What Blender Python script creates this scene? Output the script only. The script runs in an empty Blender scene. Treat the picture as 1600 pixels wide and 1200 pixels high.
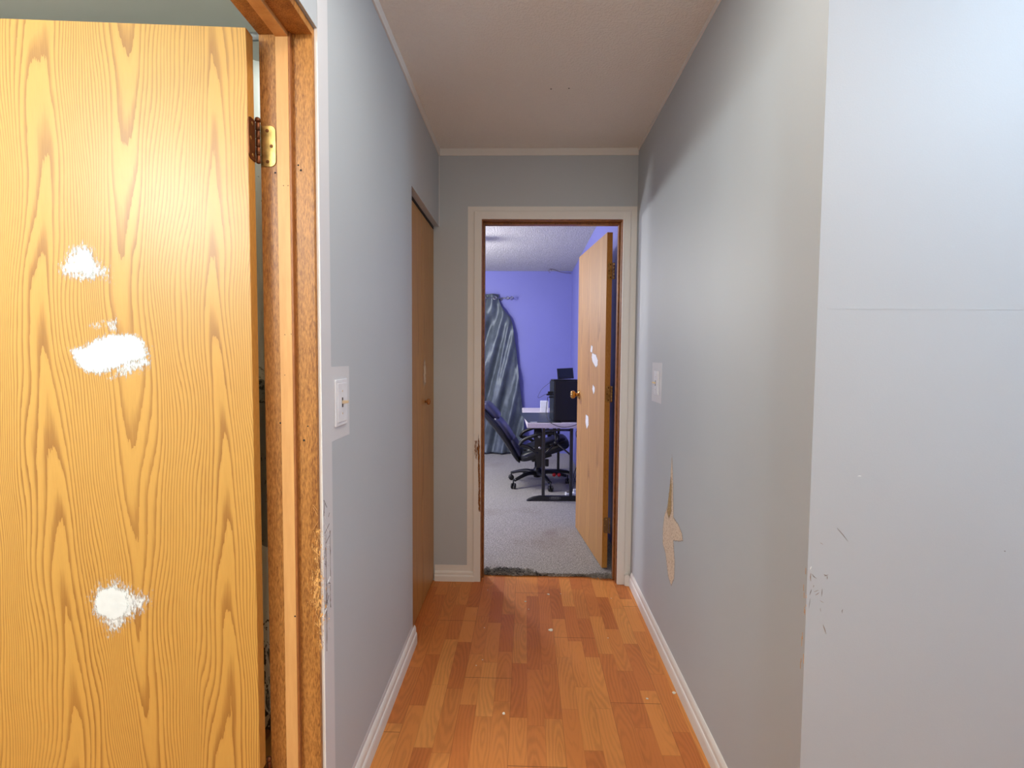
import bpy, bmesh, math, random
from mathutils import Vector, Matrix, noise as mnoise
random.seed(7)
PI = math.pi
SC = bpy.context.scene
COL = SC.collection

# ------------------------------------------------------------------ camera
F, PITCH, YAW, ROLL, CH = 800.65, 0.05194, 0.02687, 0.00747, 1.30559
cy_, sy_ = math.cos(YAW), math.sin(YAW)
FW = Vector((-sy_*math.cos(PITCH), cy_*math.cos(PITCH), -math.sin(PITCH)))
RT0 = Vector((cy_, sy_, 0)); UP0 = RT0.cross(FW)
RT = RT0*math.cos(ROLL) + UP0*math.sin(ROLL)
UP = -RT0*math.sin(ROLL) + UP0*math.cos(ROLL)
camd = bpy.data.cameras.new('camera'); cam = bpy.data.objects.new('camera', camd); COL.objects.link(cam)
camd.sensor_fit = 'HORIZONTAL'; camd.sensor_width = 36; camd.lens = F/1600*36; camd.clip_start = 0.02
cam.matrix_world = Matrix(((RT.x, UP.x, -FW.x, 0), (RT.y, UP.y, -FW.y, 0), (RT.z, UP.z, -FW.z, CH), (0, 0, 0, 1)))
SC.camera = cam
CAM = Vector((0, 0, CH))
def at(u, v, ax, val):                       # where the sight line of a photo point meets the plane axis=val
    d = RT*((u-800)/F) + UP*((600-v)/F) + FW
    return CAM + d*((val-CAM[ax])/d[ax])

# ------------------------------------------------------------------ world, lamps, exposure
w = bpy.data.worlds.new('world'); SC.world = w; w.use_nodes = True
w.node_tree.nodes['Background'].inputs[0].default_value = (0.80, 0.90, 1.0, 1)
w.node_tree.nodes['Background'].inputs[1].default_value = 1.0
SC.view_settings.view_transform = 'Standard'; SC.view_settings.look = 'None'
SC.view_settings.exposure = 0.0; SC.view_settings.gamma = 1.0; SC.view_settings.use_curve_mapping = False

def point(name, loc, power, color, r):
    l = bpy.data.lights.new(name, 'POINT'); l.energy = power; l.color = color; l.shadow_soft_size = r
    o = bpy.data.objects.new(name, l); COL.objects.link(o); o.location = loc; return o
def area(name, loc, rot, sx, sy, power, color):
    l = bpy.data.lights.new(name, 'AREA'); l.shape = 'RECTANGLE'; l.size = sx; l.size_y = sy; l.energy = power; l.color = color
    o = bpy.data.objects.new(name, l); COL.objects.link(o); o.location = loc; o.rotation_euler = rot; return o
# living room ceiling globe (cool), added unseen fill lights for hall, entry and rear, vanity bulbs in the bathroom, bedroom fan lamp and an added bedroom fill
point('living_ceiling_light', (1.66, 0.07, 2.37), 76, (0.62, 0.81, 1.0), 0.12)
area('hall_fill_light', (0.06, 1.05, 2.455), (0, 0, 0), 0.25, 0.25, 7.5, (1.0, 1.0, 0.92))  # added fill, no lamp known here; lifts the hall walls
area('entry_fill_light', (0.15, 0.30, 2.44), (0, 0, 0), 0.32, 0.32, 9, (1.0, 0.66, 0.40))  # invented warm fill above the entry, raises hall ambient
point('rear_fill_light', (-0.1, -1.7, 1.15), 34, (1.0, 0.92, 0.66), 0.2)  # added unseen fill set low to brighten ceiling and lower walls
for i_, (yy, pw) in enumerate(((-0.13, 27), (-0.31, 27), (-0.54, 21))):
    point('vanity_bulb', (-1.45, yy, 2.02), pw, (0.80, 0.94, 1.0), 0.035)
point('bedroom_fan_light', (-1.15, 4.9, 1.96), 95, (1.0, 0.98, 0.93), 0.12)
point('bedroom_fill_light', (-2.2, 4.0, 1.2), 90, (1.0, 0.98, 0.93), 0.15)  # added fill for bedroom ceiling and curtain, no such lamp seen

# ------------------------------------------------------------------ material helpers
def lin(c):
    return tuple(((x/255)/12.92 if x/255 <= 0.04045 else ((x/255+0.055)/1.055)**2.4) for x in c)
def rgba(c): return (*lin(c), 1)
class G:
    def __init__(s, name):
        s.m = bpy.data.materials.new(name); s.m.use_nodes = True; s.t = s.m.node_tree
        s.b = s.t.nodes['Principled BSDF']; s.out = s.t.nodes['Material Output']
    def n(s, typ, **kw):
        nd = s.t.nodes.new(typ)
        for k, v in kw.items(): setattr(nd, k, v)
        return nd
    def put(s, sock, v):
        if isinstance(v, bpy.types.NodeSocket): s.t.links.new(v, sock)
        elif v is not None: sock.default_value = v
    def M(s, op, a, b=None, c=None):
        nd = s.n('ShaderNodeMath', operation=op)
        s.put(nd.inputs[0], a); s.put(nd.inputs[1], b); s.put(nd.inputs[2], c); return nd.outputs[0]
    def co(s, kind='Object'): return s.n('ShaderNodeTexCoord').outputs[kind]
    def xyz(s, v):
        nd = s.n('ShaderNodeSeparateXYZ'); s.put(nd.inputs[0], v); return nd.outputs
    def vec(s, x, y, z):
        nd = s.n('ShaderNodeCombineXYZ')
        for i, q in enumerate((x, y, z)): s.put(nd.inputs[i], q)
        return nd.outputs[0]
    def scale(s, v, sc):
        nd = s.n('ShaderNodeVectorMath', operation='MULTIPLY'); s.put(nd.inputs[0], v); nd.inputs[1].default_value = sc; return nd.outputs[0]
    def noise(s, v, sc=5, det=4, rough=.5, dist=0, out=0):
        nd = s.n('ShaderNodeTexNoise'); s.put(nd.inputs['Vector'], v)
        nd.inputs['Scale'].default_value = sc; nd.inputs['Detail'].default_value = det
        nd.inputs['Roughness'].default_value = rough; nd.inputs['Distortion'].default_value = dist
        return nd.outputs[out]
    def ramp(s, f, stops):
        nd = s.n('ShaderNodeValToRGB'); s.put(nd.inputs[0], f); e = nd.color_ramp.elements
        while len(e) < len(stops): e.new(0.5)
        for el, (p, c) in zip(e, stops):
            el.position = p; el.color = c if len(c) == 4 else rgba(c)
        return nd.outputs[0]
    def mix(s, f, a, b, mode='MIX'):
        nd = s.n('ShaderNodeMix', data_type='RGBA', blend_type=mode)
        s.put(nd.inputs[0], f); s.put(nd.inputs[6], a if not isinstance(a, tuple) else (a if len(a) == 4 else rgba(a)))
        s.put(nd.inputs[7], b if not isinstance(b, tuple) else (b if len(b) == 4 else rgba(b))); return nd.outputs[2]
    def bump(s, h, strength=.3, dist=.002):
        nd = s.n('ShaderNodeBump'); nd.inputs['Strength'].default_value = strength; nd.inputs['Distance'].default_value = dist
        s.put(nd.inputs['Height'], h); s.put(s.b.inputs['Normal'], nd.outputs[0])
    def fin(s, col=None, rough=.5, metal=0, spec=None, coat=None):
        if col is not None: s.put(s.b.inputs['Base Color'], col if not isinstance(col, tuple) else (col if len(col) == 4 else rgba(col)))
        s.put(s.b.inputs['Roughness'], rough); s.b.inputs['Metallic'].default_value = metal
        if spec is not None: s.b.inputs['Specular IOR Level'].default_value = spec
        if coat is not None: s.b.inputs['Coat Weight'].default_value = coat; s.b.inputs['Coat Roughness'].default_value = .2
        return s.m
    def alpha(s, a): s.put(s.b.inputs['Alpha'], a)

def plain(name, c, rough=.5, metal=0, var=.06, sc=30, bump=0, spec=None):
    g = G(name); c0 = tuple(max(0, x*(1-var)) for x in c); c1 = tuple(min(255, x*(1+var)) for x in c)
    nz = g.noise(g.co(), sc, 3)
    if bump: g.bump(nz, bump, .001)
    return g.fin(g.ramp(nz, [(.3, c0), (.7, c1)]), rough, metal, spec)

def paint(name, c, rough=.55, bscale=260, bstr=.12):
    g = G(name); v = g.co()
    big = g.noise(v, 1.3, 3); fine = g.noise(v, bscale, 3, .6)
    col = g.ramp(big, [(.3, tuple(x*.985 for x in c)), (.7, tuple(min(255, x*1.012) for x in c))])
    g.bump(fine, bstr, .0015); return g.fin(col, rough, 0, .4)

M = {}
M['wall'] = paint('grey_wall_paint', (182, 188, 194))
M['primer'] = paint('unpainted_wall_strip', (208, 208, 212), .6)
M['plaster_edge'] = paint('bare_plaster_edge', (240, 240, 238), .7)
M['trim'] = paint('white_trim_paint', (226, 222, 218), .42, 120, .08)
M['purple'] = paint('purple_wall_paint', (127, 130, 198), .5)
M['bathwall'] = paint('bathroom_wall_paint', (226, 222, 210), .5)
def ceiling_mat(name, c, sc, stren, dist):
    g = G(name); v = g.co(); n1 = g.noise(v, sc, 3, .6); r = g.ramp(n1, [(.42, (0, 0, 0, 1)), (.62, (1, 1, 1, 1))])
    g.bump(r, stren, dist)
    big = g.noise(v, .8, 2)
    return g.fin(g.ramp(big, [(.3, tuple(x*.98 for x in c)), (.7, c)]), .7, 0, .3)
M['ceiling'] = ceiling_mat('textured_ceiling', (236, 232, 226), 110, .5, .004)
def popcorn():
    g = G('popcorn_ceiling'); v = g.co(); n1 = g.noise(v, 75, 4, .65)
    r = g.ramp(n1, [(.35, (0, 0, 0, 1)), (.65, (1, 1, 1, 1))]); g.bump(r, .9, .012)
    return g.fin(g.ramp(n1, [(.32, (188, 186, 190)), (.6, (224, 222, 226))]), .9, 0, .2)  # relief shading painted into the colour: hollows darker than bumps
M['popcorn'] = popcorn()

def laminate():
    g = G('laminate_strip_floor'); X, Y, Z = g.xyz(g.co())
    SW = 0.0633
    u = g.M('DIVIDE', g.M('ADD', X, 0.238+SW*30), SW)
    col = g.M('FLOOR', u); fu = g.M('FRACT', u)
    wn = g.n('ShaderNodeTexWhiteNoise', noise_dimensions='1D'); g.put(wn.inputs['W'], col); rc = wn.outputs['Value']
    v = g.M('ADD', g.M('DIVIDE', g.M('ADD', Y, 20), 0.33), g.M('MULTIPLY', rc, 7.3))
    row = g.M('FLOOR', v); fv = g.M('FRACT', v)
    wn2 = g.n('ShaderNodeTexWhiteNoise', noise_dimensions='2D'); g.put(wn2.inputs['Vector'], g.vec(col, row, 0))
    idv = wn2.outputs['Value']; idc = g.xyz(wn2.outputs['Color'])
    # a strip figure: bands curving round a centre that differs for every strip
    gx = g.M('ADD', g.M('MULTIPLY', g.M('SUBTRACT', fu, g.M('MULTIPLY', idc[0], 1.2)), 1.0), 0)
    gy = g.M('MULTIPLY', g.M('SUBTRACT', fv, idc[1]), 2.1)
    rad = g.M('SQRT', g.M('ADD', g.M('MULTIPLY', gx, gx), g.M('MULTIPLY', g.M('MULTIPLY', gy, gy), .16)))
    off = g.vec(g.M('ADD', g.M('MULTIPLY', X, 14), g.M('MULTIPLY', idv, 91)), g.M('MULTIPLY', Y, 2.6), idc[2])
    nz = g.noise(off, 1.6, 3, .55)
    band = g.M('SINE', g.M('ADD', g.M('MULTIPLY', rad, 34), g.M('MULTIPLY', nz, 17)))
    fine = g.noise(g.vec(g.M('ADD', g.M('MULTIPLY', X, 420), g.M('MULTIPLY', idv, 77)), g.M('MULTIPLY', Y, 14), 0), 1, 2)
    knot = g.noise(off, .55, 2)
    base = g.ramp(idv, [(0, (190, 108, 52)), (.28, (198, 118, 58)), (.55, (208, 130, 64)), (.82, (218, 144, 74)), (1, (194, 112, 54))])
    shade = g.M('ADD', g.M('ADD', g.M('MULTIPLY', band, .08), g.M('MULTIPLY', fine, .22)), g.M('MULTIPLY', knot, .55))
    shade = g.M('ADD', shade, .57)
    colr = g.mix(1.0, base, g.ramp(shade, [(0, (0, 0, 0, 1)), (1, (1, 1, 1, 1))]), 'MULTIPLY')
    # seams
    e1 = g.M('LESS_THAN', fu, .018)
    e2 = g.M('LESS_THAN', fv, .005)
    pu = g.M('FRACT', g.M('DIVIDE', u, 3)); p1 = g.M('LESS_THAN', pu, .010)
    pc = g.M('FLOOR', g.M('DIVIDE', u, 3))
    wn3 = g.n('ShaderNodeTexWhiteNoise', noise_dimensions='1D'); g.put(wn3.inputs['W'], pc)
    pv = g.M('FRACT', g.M('ADD', g.M('DIVIDE', g.M('SUBTRACT', Y, 2.02), 1.21), g.M('MULTIPLY', g.M('SUBTRACT', pc, 10), .37)))
    p2 = g.M('LESS_THAN', pv, .0022)
    s1 = g.M('MULTIPLY', g.M('MAXIMUM', e1, e2), .28)
    s2 = g.M('MULTIPLY', g.M('MAXIMUM', g.M('MULTIPLY', p1, .55), p2), .75)
    colr = g.mix(g.M('MAXIMUM', s1, s2), colr, (86, 44, 20))
    g.bump(g.M('SUBTRACT', g.M('MULTIPLY', fine, .15), s2), .15, .001)
    dirt = g.noise(g.co(), 3.5, 4)
    rr = g.M('ADD', .34, g.M('MULTIPLY', dirt, .25))
    return g.fin(colr, rr, 0, .35)
M['laminate'] = laminate()

def oak(name, base=(205, 156, 77), line=(150, 99, 41), L=.37, x0=.075, A=10.0, s=4.6, amt=.9, rough=.40):
    g = G(name); X, Y, Z = g.xyz(g.co())
    wob = g.noise(g.vec(g.M('MULTIPLY', X, 5), 0, g.M('MULTIPLY', Z, 1.1)), 1.0, 2)
    wob2 = g.noise(g.vec(g.M('MULTIPLY', X, 13), 3, g.M('MULTIPLY', Z, 2.0)), 1.0, 3)
    jag = g.noise(g.vec(g.M('MULTIPLY', X, 260), 7, g.M('MULTIPLY', Z, 12)), 1.0, 2)
    xx = g.M('ADD', X, g.M('MULTIPLY', g.M('SUBTRACT', wob, .5), .16))
    sn = g.M('MULTIPLY', g.M('COSINE', g.M('MULTIPLY', g.M('SUBTRACT', xx, x0), 2*PI/L)), -A)
    f = g.M('ADD', g.M('ADD', sn, g.M('MULTIPLY', Z, s)), g.M('MULTIPLY', wob2, 1.5))
    f = g.M('ADD', f, g.M('MULTIPLY', jag, .30))
    v = g.M('FRACT', f)
    # dark earlywood line fading on one side
    prof = g.ramp(v, [(0, (1, 1, 1, 1)), (.16, (.82, .82, .82, 1)), (.42, (.12, .12, .12, 1)), (.85, (0, 0, 0, 1)), (.97, (.15, .15, .15, 1))])
    wide = g.noise(g.vec(g.M('MULTIPLY', X, 9), 1, g.M('MULTIPLY', Z, 1.5)), 1, 2)
    prof = g.M('MULTIPLY', g.M('MULTIPLY', prof, g.M('ADD', .45, g.M('MULTIPLY', wide, .9))), amt)
    pore = g.noise(g.vec(g.M('MULTIPLY', X, 600), 0, g.M('MULTIPLY', Z, 22)), 1, 2)
    pr = g.M('MULTIPLY', g.M('SUBTRACT', .5, pore), .30)
    fac = g.M('ADD', prof, pr); fac = g.M('MINIMUM', g.M('MAXIMUM', fac, 0), 1)
    colr = g.mix(fac, base, line)
    tint = g.noise(g.co(), 1.4, 2)
    colr = g.mix(g.M('MULTIPLY', tint, .25), colr, g.mix(1.0, colr, (228, 190, 130), 'MULTIPLY'))
    g.bump(pore, .06, .001)
    return g.fin(colr, rough, 0, .5)
M['oak_near'] = oak('varnished_oak_veneer')
M['oak_far'] = oak('oak_veneer_bedroom', (188, 142, 84), (142, 98, 52), .5, .9, 4.5, 1.2, .8, .55)
M['oak_closet'] = oak('oak_veneer_closet', (184, 138, 80), (140, 96, 48), .30, .1, 3.0, 1.5, .6, .4)

def wood(name, c0, c1, rough=.4, kx=240, kz=14, fleck=.68):
    g = G(name); X, Y, Z = g.xyz(g.co())
    a = g.noise(g.vec(g.M('MULTIPLY', X, kx), g.M('MULTIPLY', Y, kx), g.M('MULTIPLY', Z, kz*3)), 1, 3, .6)
    b = g.noise(g.vec(g.M('MULTIPLY', X, 30), g.M('MULTIPLY', Y, 30), g.M('MULTIPLY', Z, 2)), 1, 3)
    f = g.M('ADD', g.M('MULTIPLY', a, fleck), g.M('MULTIPLY', b, 1-fleck))
    g.bump(a, .15, .001)
    return g.fin(g.ramp(f, [(.36, c0), (.62, c1)]), rough, 0, .4)
M['jamb'] = wood('stained_mahogany_jamb', (118, 70, 30), (186, 128, 64), .45, 420, 26)
M['jamb_dark'] = wood('dark_stained_jamb', (98, 56, 24), (158, 102, 54), .4)
M['stop'] = wood('pale_pine_stop', (196, 142, 84), (212, 160, 100), .5, 120, 5, .3)
M['stopside'] = wood('shadowed_stop_edge', (128, 76, 36), (158, 98, 50), .5)  # brown tone paints the shadow edge of the stop
M['edge'] = wood('door_edge_wood', (166, 112, 46), (192, 138, 66), .45)
M['worn'] = wood('worn_bare_wood', (112, 66, 30), (176, 118, 66), .7)
M['drk'] = plain('dark_gap', (30, 24, 22), .8)

def brass(name, c=(196, 160, 96), rough=.32):
    g = G(name); n1 = g.noise(g.co(), 60, 4); return g.fin(g.ramp(n1, [(.3, tuple(x*.75 for x in c)), (.65, c)]), rough, .9)
M['brass'] = brass('worn_brass')
M['oldbrass'] = brass('oxidised_brass', (120, 72, 44), .45)
M['knob'] = brass('polished_brass', (222, 168, 84), .14)
M['steel'] = brass('grey_metal', (186, 186, 192), .3)
M['painted_hinge'] = plain('paint_smeared_hinge', (128, 98, 62), .5)
M['white'] = plain('white_plastic', (226, 228, 234), .35, 0, .02)
M['almond'] = plain('almond_plastic', (205, 182, 150), .4, 0, .03)
M['slot'] = plain('dark_slot', (70, 58, 50), .6)
M['black'] = plain('black_plastic', (22, 22, 24), .42, 0, .1)
M['blackmetal'] = plain('black_powder_coat', (44, 43, 44), .4, 0, .08)
M['case'] = plain('black_computer_case', (10, 10, 12), .5, 0, .08)
M['casefront'] = plain('dark_glossy_front', (34, 38, 46), .25, 0, .08)
M['leather'] = plain('black_leather', (20, 22, 27), .33, 0, .15, 160, .25)
M['leather_panel'] = plain('leather_painted_reflection', (54, 55, 82), .30, 0, .1, 160, .25)  # blue tint paints the periwinkle reflection onto black leather
M['tabletop'] = plain('white_moulded_table', (214, 206, 212), .45, 0, .03, 90, .1)
M['mat'] = plain('dark_grey_desk_mat', (46, 54, 60), .45, 0, .12, 22)
M['red'] = plain('red_plastic', (196, 34, 40), .35)
M['screen'] = plain('dark_screen', (26, 34, 42), .12)
M['silver'] = plain('silver_print', (160, 160, 160), .4, .3)
M['chipmat'] = plain('plaster_chip', (222, 214, 200), .8, 0, .1)

def filler(name='white_filler', c=(226, 227, 226), nscale=260, streak=(1, 1, .35), amp=1.0, dark=None):
    g = G(name); a = g.n('ShaderNodeAttribute', attribute_name='cover').outputs['Fac']
    v = g.co(); st = g.scale(v, streak)
    nz = g.noise(st, nscale, 4, .7); nb = g.noise(v, 45, 3)
    al = g.M('ADD', g.M('SUBTRACT', a, .52), g.M('MULTIPLY', g.M('SUBTRACT', nz, .5), amp*1.9))
    al = g.M('ADD', al, g.M('MULTIPLY', g.M('SUBTRACT', nb, .5), .5*amp))
    al = g.M('MINIMUM', g.M('MAXIMUM', g.M('MULTIPLY', al, 2.3), 0), 1)
    g.alpha(al); g.bump(g.M('ADD', nz, a), .12, .001)
    if dark:
        sp = g.noise(v, 190, 4, .75); colr = g.mix(g.ramp(sp, [(.52, (0, 0, 0, 1)), (.62, (1, 1, 1, 1))]), c, dark)
    else: colr = g.ramp(nb, [(.3, tuple(x*.97 for x in c)), (.7, c)])
    return g.fin(colr, .75, 0, .2)
M['filler'] = filler()
M['filler_thin'] = filler('thin_filler_smear', (214, 200, 178), 260, (1, 1, .2), 1.3)
M['gouge'] = filler('torn_drywall_paper', (222, 204, 184), 240, (1, 1, .6), .5, (168, 138, 106))
M['gouge_core'] = filler('torn_brown_paper_core', (182, 156, 112), 260, (1, 1, .4), .7, (112, 84, 50))
M['wornfeather'] = filler('worn_paint_edge', (140, 88, 44), 260, (1, 1, .15), 1.0, (96, 56, 24))
M['scratch'] = plain('brown_scratch', (150, 128, 116), .8)
M['scratch2'] = plain('dark_scratch', (112, 98, 94), .8)

def carpet():
    g = G('grey_carpet'); v = g.co()
    n1 = g.noise(v, 170, 4, .8); n2 = g.noise(v, 2.2, 3); n3 = g.noise(v, 90, 3)
    f = g.M('ADD', g.M('MULTIPLY', n1, .85), g.M('MULTIPLY', n3, .15))
    c = g.ramp(f, [(.34, (84, 81, 76)), (.5, (172, 168, 162)), (.62, (240, 236, 230))])
    st = g.ramp(n2, [(.55, (0, 0, 0, 1)), (.75, (1, 1, 1, 1))])
    c = g.mix(g.M('MULTIPLY', st, .35), c, (138, 118, 104))
    X, Y, Z = g.xyz(v)
    dx = g.M('DIVIDE', g.M('SUBTRACT', X, .19), .07); dy = g.M('DIVIDE', g.M('SUBTRACT', Y, 3.72), .11)
    r2 = g.M('ADD', g.M('MULTIPLY', dx, dx), g.M('MULTIPLY', dy, dy))
    sp = g.M('MULTIPLY', g.ramp(r2, [(0, (1, 1, 1, 1)), (1, (0, 0, 0, 1))]), .22)
    c = g.mix(sp, c, (120, 84, 78))
    g.bump(f, 1.0, .012); return g.fin(c, .95, 0, .1)
M['carpet'] = carpet()
M['fibre'] = plain('grey_carpet_fibre', (132, 128, 120), .9, 0, .3, 60)
M['fibre_dark'] = plain('dark_carpet_backing', (40, 40, 42), .9, 0, .3, 60)

def satin():
    g = G('grey_satin'); v = g.co(); n1 = g.noise(v, 9, 3); n2 = g.noise(g.scale(v, (1, 1, .2)), 400, 2)
    g.bump(g.M('ADD', g.M('MULTIPLY', n1, .8), g.M('MULTIPLY', n2, .2)), .35, .02)
    g.b.inputs['Sheen Weight'].default_value = .15
    return g.fin(g.ramp(n1, [(.3, (74, 84, 92)), (.7, (98, 108, 116))]), .38, .25, .6)
M['satin'] = satin()
def shower():
    g = G('leaf_print_fabric'); v = g.co(); X, Y, Z = g.xyz(v)
    n1 = g.noise(g.scale(v, (1, 1, .7)), 16, 5, .7, 2.5)
    hi = g.ramp(g.M('DIVIDE', Z, 2.3), [(0, (.50, .50, .50, 1)), (.13, (.50, .50, .50, 1)), (.20, (.62, .62, .62, 1)), (.36, (.60, .60, .60, 1)), (.42, (.56, .56, .56, 1)), (.54, (.57, .57, .57, 1)), (.60, (.67, .67, .67, 1)), (1, (.70, .70, .70, 1))])
    a = g.M('GREATER_THAN', n1, hi)
    wv = g.noise(v, 4, 2, .5, 2.0); zz = g.M('ADD', Z, g.M('MULTIPLY', wv, .3))
    b = g.M('MULTIPLY', g.M('GREATER_THAN', zz, .86), g.M('LESS_THAN', zz, 1.36))
    c = g.mix(g.M('MULTIPLY', b, .8), (240, 238, 230), (112, 114, 116))
    c = g.mix(a, c, (84, 88, 90)); return g.fin(c, .6, 0, .3)
M['shower'] = shower()

# ------------------------------------------------------------------ mesh helpers
def link(name, bm, mat, parent=None, smooth=False):
    me = bpy.data.meshes.new(name)
    bmesh.ops.recalc_face_normals(bm, faces=bm.faces[:]) if not getattr(bm, '_keep', False) else None
    bm.to_mesh(me); bm.free()
    for m in (mat if isinstance(mat, (list, tuple)) else [mat]): me.materials.append(m)
    if smooth:
        for p in me.polygons: p.use_smooth = True
    o = bpy.data.objects.new(name, me); COL.objects.link(o)
    if parent: o.parent = parent
    return o
def tag(o, label=None, cat=None, group=None, kind=None):
    if label: o['label'] = label
    if cat: o['category'] = cat
    if group: o['group'] = group
    if kind: o['kind'] = kind
    return o
def empty(name, loc=(0, 0, 0), rot=(0, 0, 0)):
    o = bpy.data.objects.new(name, None); COL.objects.link(o); o.location = loc; o.rotation_euler = rot
    o.empty_display_size = .05; return o
def box(bm, a, b, bev=0, seg=2, mi=0):
    a = Vector(a); b = Vector(b); c = (a+b)/2; d = b-a
    r = bmesh.ops.create_cube(bm, size=1, matrix=Matrix.Translation(c) @ Matrix.Diagonal((*d, 1)))
    vs = r['verts']; fs = set(f for v in vs for f in v.link_faces)
    for f in fs: f.material_index = mi
    if bev:
        es = list(set(e for v in vs for e in v.link_edges))
        bmesh.ops.bevel(bm, geom=es, offset=bev, segments=seg, affect='EDGES', profile=.6)
def boxo(name, a, b, mat, parent=None, bev=0, seg=2):
    bm = bmesh.new(); box(bm, a, b, bev, seg); return link(name, bm, mat, parent, False)
def tube(bm, pts, r, seg=10, sx=1, sy=1, cap=True, rf=None):
    """sweep a round section along points; r scalar or per point"""
    pts = [Vector(p) for p in pts]; n = len(pts); rings = []; up = None
    for i, p in enumerate(pts):
        t = (pts[min(i+1, n-1)]-pts[max(i-1, 0)]).normalized()
        if up is None:
            up = Vector((0, 0, 1)) if abs(t.z) < .9 else Vector((0, 1, 0))
        s = t.cross(up).normalized(); up = s.cross(t).normalized()
        rr = r[i] if isinstance(r, (list, tuple)) else r
        rings.append([bm.verts.new(p + s*math.cos(2*PI*k/seg)*rr*sx + up*math.sin(2*PI*k/seg)*rr*sy) for k in range(seg)])
    for a, b in zip(rings, rings[1:]):
        for k in range(seg): bm.faces.new((a[k], a[(k+1) % seg], b[(k+1) % seg], b[k]))
    if cap: bm.faces.new(rings[0][::-1]); bm.faces.new(rings[-1])
def spline(pts, n=8):
    pts = [Vector(p) for p in pts]; out = []
    P = [pts[0]*2-pts[1]] + pts + [pts[-1]*2-pts[-2]]
    for i in range(1, len(P)-2):
        for k in range(n):
            t = k/n; a, b, c, d = P[i-1], P[i], P[i+1], P[i+2]
            out.append(.5*((2*b)+(c-a)*t+(2*a-5*b+4*c-d)*t*t+(3*b-a-3*c+d)*t**3))
    out.append(pts[-1]); return out
def lathe(bm, prof, axis_o, axis_d, seg=24):
    """prof: list of (distance along axis, radius)"""
    d = Vector(axis_d).normalized(); s = d.orthogonal().normalized(); t = d.cross(s); o = Vector(axis_o); rings = []
    for h, r in prof:
        rings.append([bm.verts.new(o+d*h+(s*math.cos(2*PI*k/seg)+t*math.sin(2*PI*k/seg))*max(r, 1e-5)) for k in range(seg)])
    for a, b in zip(rings, rings[1:]):
        for k in range(seg): bm.faces.new((a[k], a[(k+1) % seg], b[(k+1) % seg], b[k]))
    bm.faces.new(rings[0][::-1]); bm.faces.new(rings[-1])
def extrude_poly(bm, poly, off, bev=0, seg=2):
    """poly: list of 3d points (planar); off: vector"""
    off = Vector(off); a = [bm.verts.new(p) for p in poly]; b = [bm.verts.new(Vector(p)+off) for p in poly]; n = len(a)
    fs = [bm.faces.new(a[::-1]), bm.faces.new(b)]
    for k in range(n): fs.append(bm.faces.new((a[k], a[(k+1) % n], b[(k+1) % n], b[k])))
    if bev:
        es = list(set(list(fs[0].edges)+list(fs[1].edges)))
        bmesh.ops.bevel(bm, geom=es, offset=bev, segments=seg, affect='EDGES', profile=.5)
def superel(bm, mat, hx, hy, hz, e=.35, nu=28, nv=14, crown=0):
    def p(c, k): return math.copysign(abs(c)**k, c)
    rings = []
    for j in range(nv+1):
        ph = -PI/2+PI*j/nv; row = []
        for i in range(nu):
            th = 2*PI*i/nu
            row.append(bm.verts.new(mat @ Vector((hx*p(math.cos(ph), e)*p(math.cos(th), e), hy*p(math.cos(ph), e)*p(math.sin(th), e), hz*p(math.sin(ph), e)))))
        rings.append(row)
    for a, b in zip(rings, rings[1:]):
        for k in range(nu): bm.faces.new((a[k], a[(k+1) % nu], b[(k+1) % nu], b[k]))
    bmesh.ops.remove_doubles(bm, verts=bm.verts[:], dist=1e-5)

def pt_seg(p, a, b):
    ax, ay = a; bx, by = b; dx, dy = bx-ax, by-ay; L = dx*dx+dy*dy
    t = max(0, min(1, ((p[0]-ax)*dx+(p[1]-ay)*dy)/L)) if L else 0
    return math.hypot(p[0]-ax-t*dx, p[1]-ay-t*dy)
def inside(p, poly):
    r = False; n = len(poly)
    for i in range(n):
        a, b = poly[i], poly[(i+1) % n]
        if (a[1] > p[1]) != (b[1] > p[1]) and p[0] < (b[0]-a[0])*(p[1]-a[1])/(b[1]-a[1])+a[0]: r = not r
    return r
def smear(name, poly3, nrm, mat, parent, feather=.012, res=.006, lift=.0006, thick=.0006):
    """thin coat of stuff on a flat surface: a gridded film whose rim feathers out"""
    P = [Vector(p) for p in poly3]; nrm = Vector(nrm).normalized()
    u = nrm.cross(Vector((0, 0, 1))).normalized(); v = Vector((0, 0, 1)) if abs(nrm.z) < .5 else nrm.cross(u)
    o = sum(P, Vector())/len(P); q = [((p-o).dot(u), (p-o).dot(v)) for p in P]
    x0 = min(a for a, b in q)-feather; x1 = max(a for a, b in q)+feather; y0 = min(b for a, b in q)-feather; y1 = max(b for a, b in q)+feather
    nx = max(3, int((x1-x0)/res)); ny = max(3, int((y1-y0)/res)); bm = bmesh.new(); lay = bm.verts.layers.float.new('cover'); V = {}
    for i in range(nx+1):
        for j in range(ny+1):
            a = x0+(x1-x0)*i/nx; b = y0+(y1-y0)*j/ny
            d = min(pt_seg((a, b), q[k], q[(k+1) % len(q)]) for k in range(len(q)))
            d = d if inside((a, b), q) else -d
            c = max(0, min(1.6, .5+d/feather*.5)); vv = bm.verts.new(o+u*a+v*b+nrm*(lift+thick*min(1, c))); vv[lay] = c; V[i, j] = vv
    for i in range(nx):
        for j in range(ny):
            k = (V[i, j], V[i+1, j], V[i+1, j+1], V[i, j+1])
            if max(t[lay] for t in k) > 0: bm.faces.new(k)
    for vv in [x for x in bm.verts if not x.link_faces]: bm.verts.remove(vv)
    return link(name, bm, mat, parent, True)
def film(name, pts, nrm, mat, parent, t=.0008):
    bm = bmesh.new(); extrude_poly(bm, pts, Vector(nrm).normalized()*t); return link(name, bm, mat, parent)
def struct(o, label): return tag(o, label, None, None, 'structure')

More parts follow.
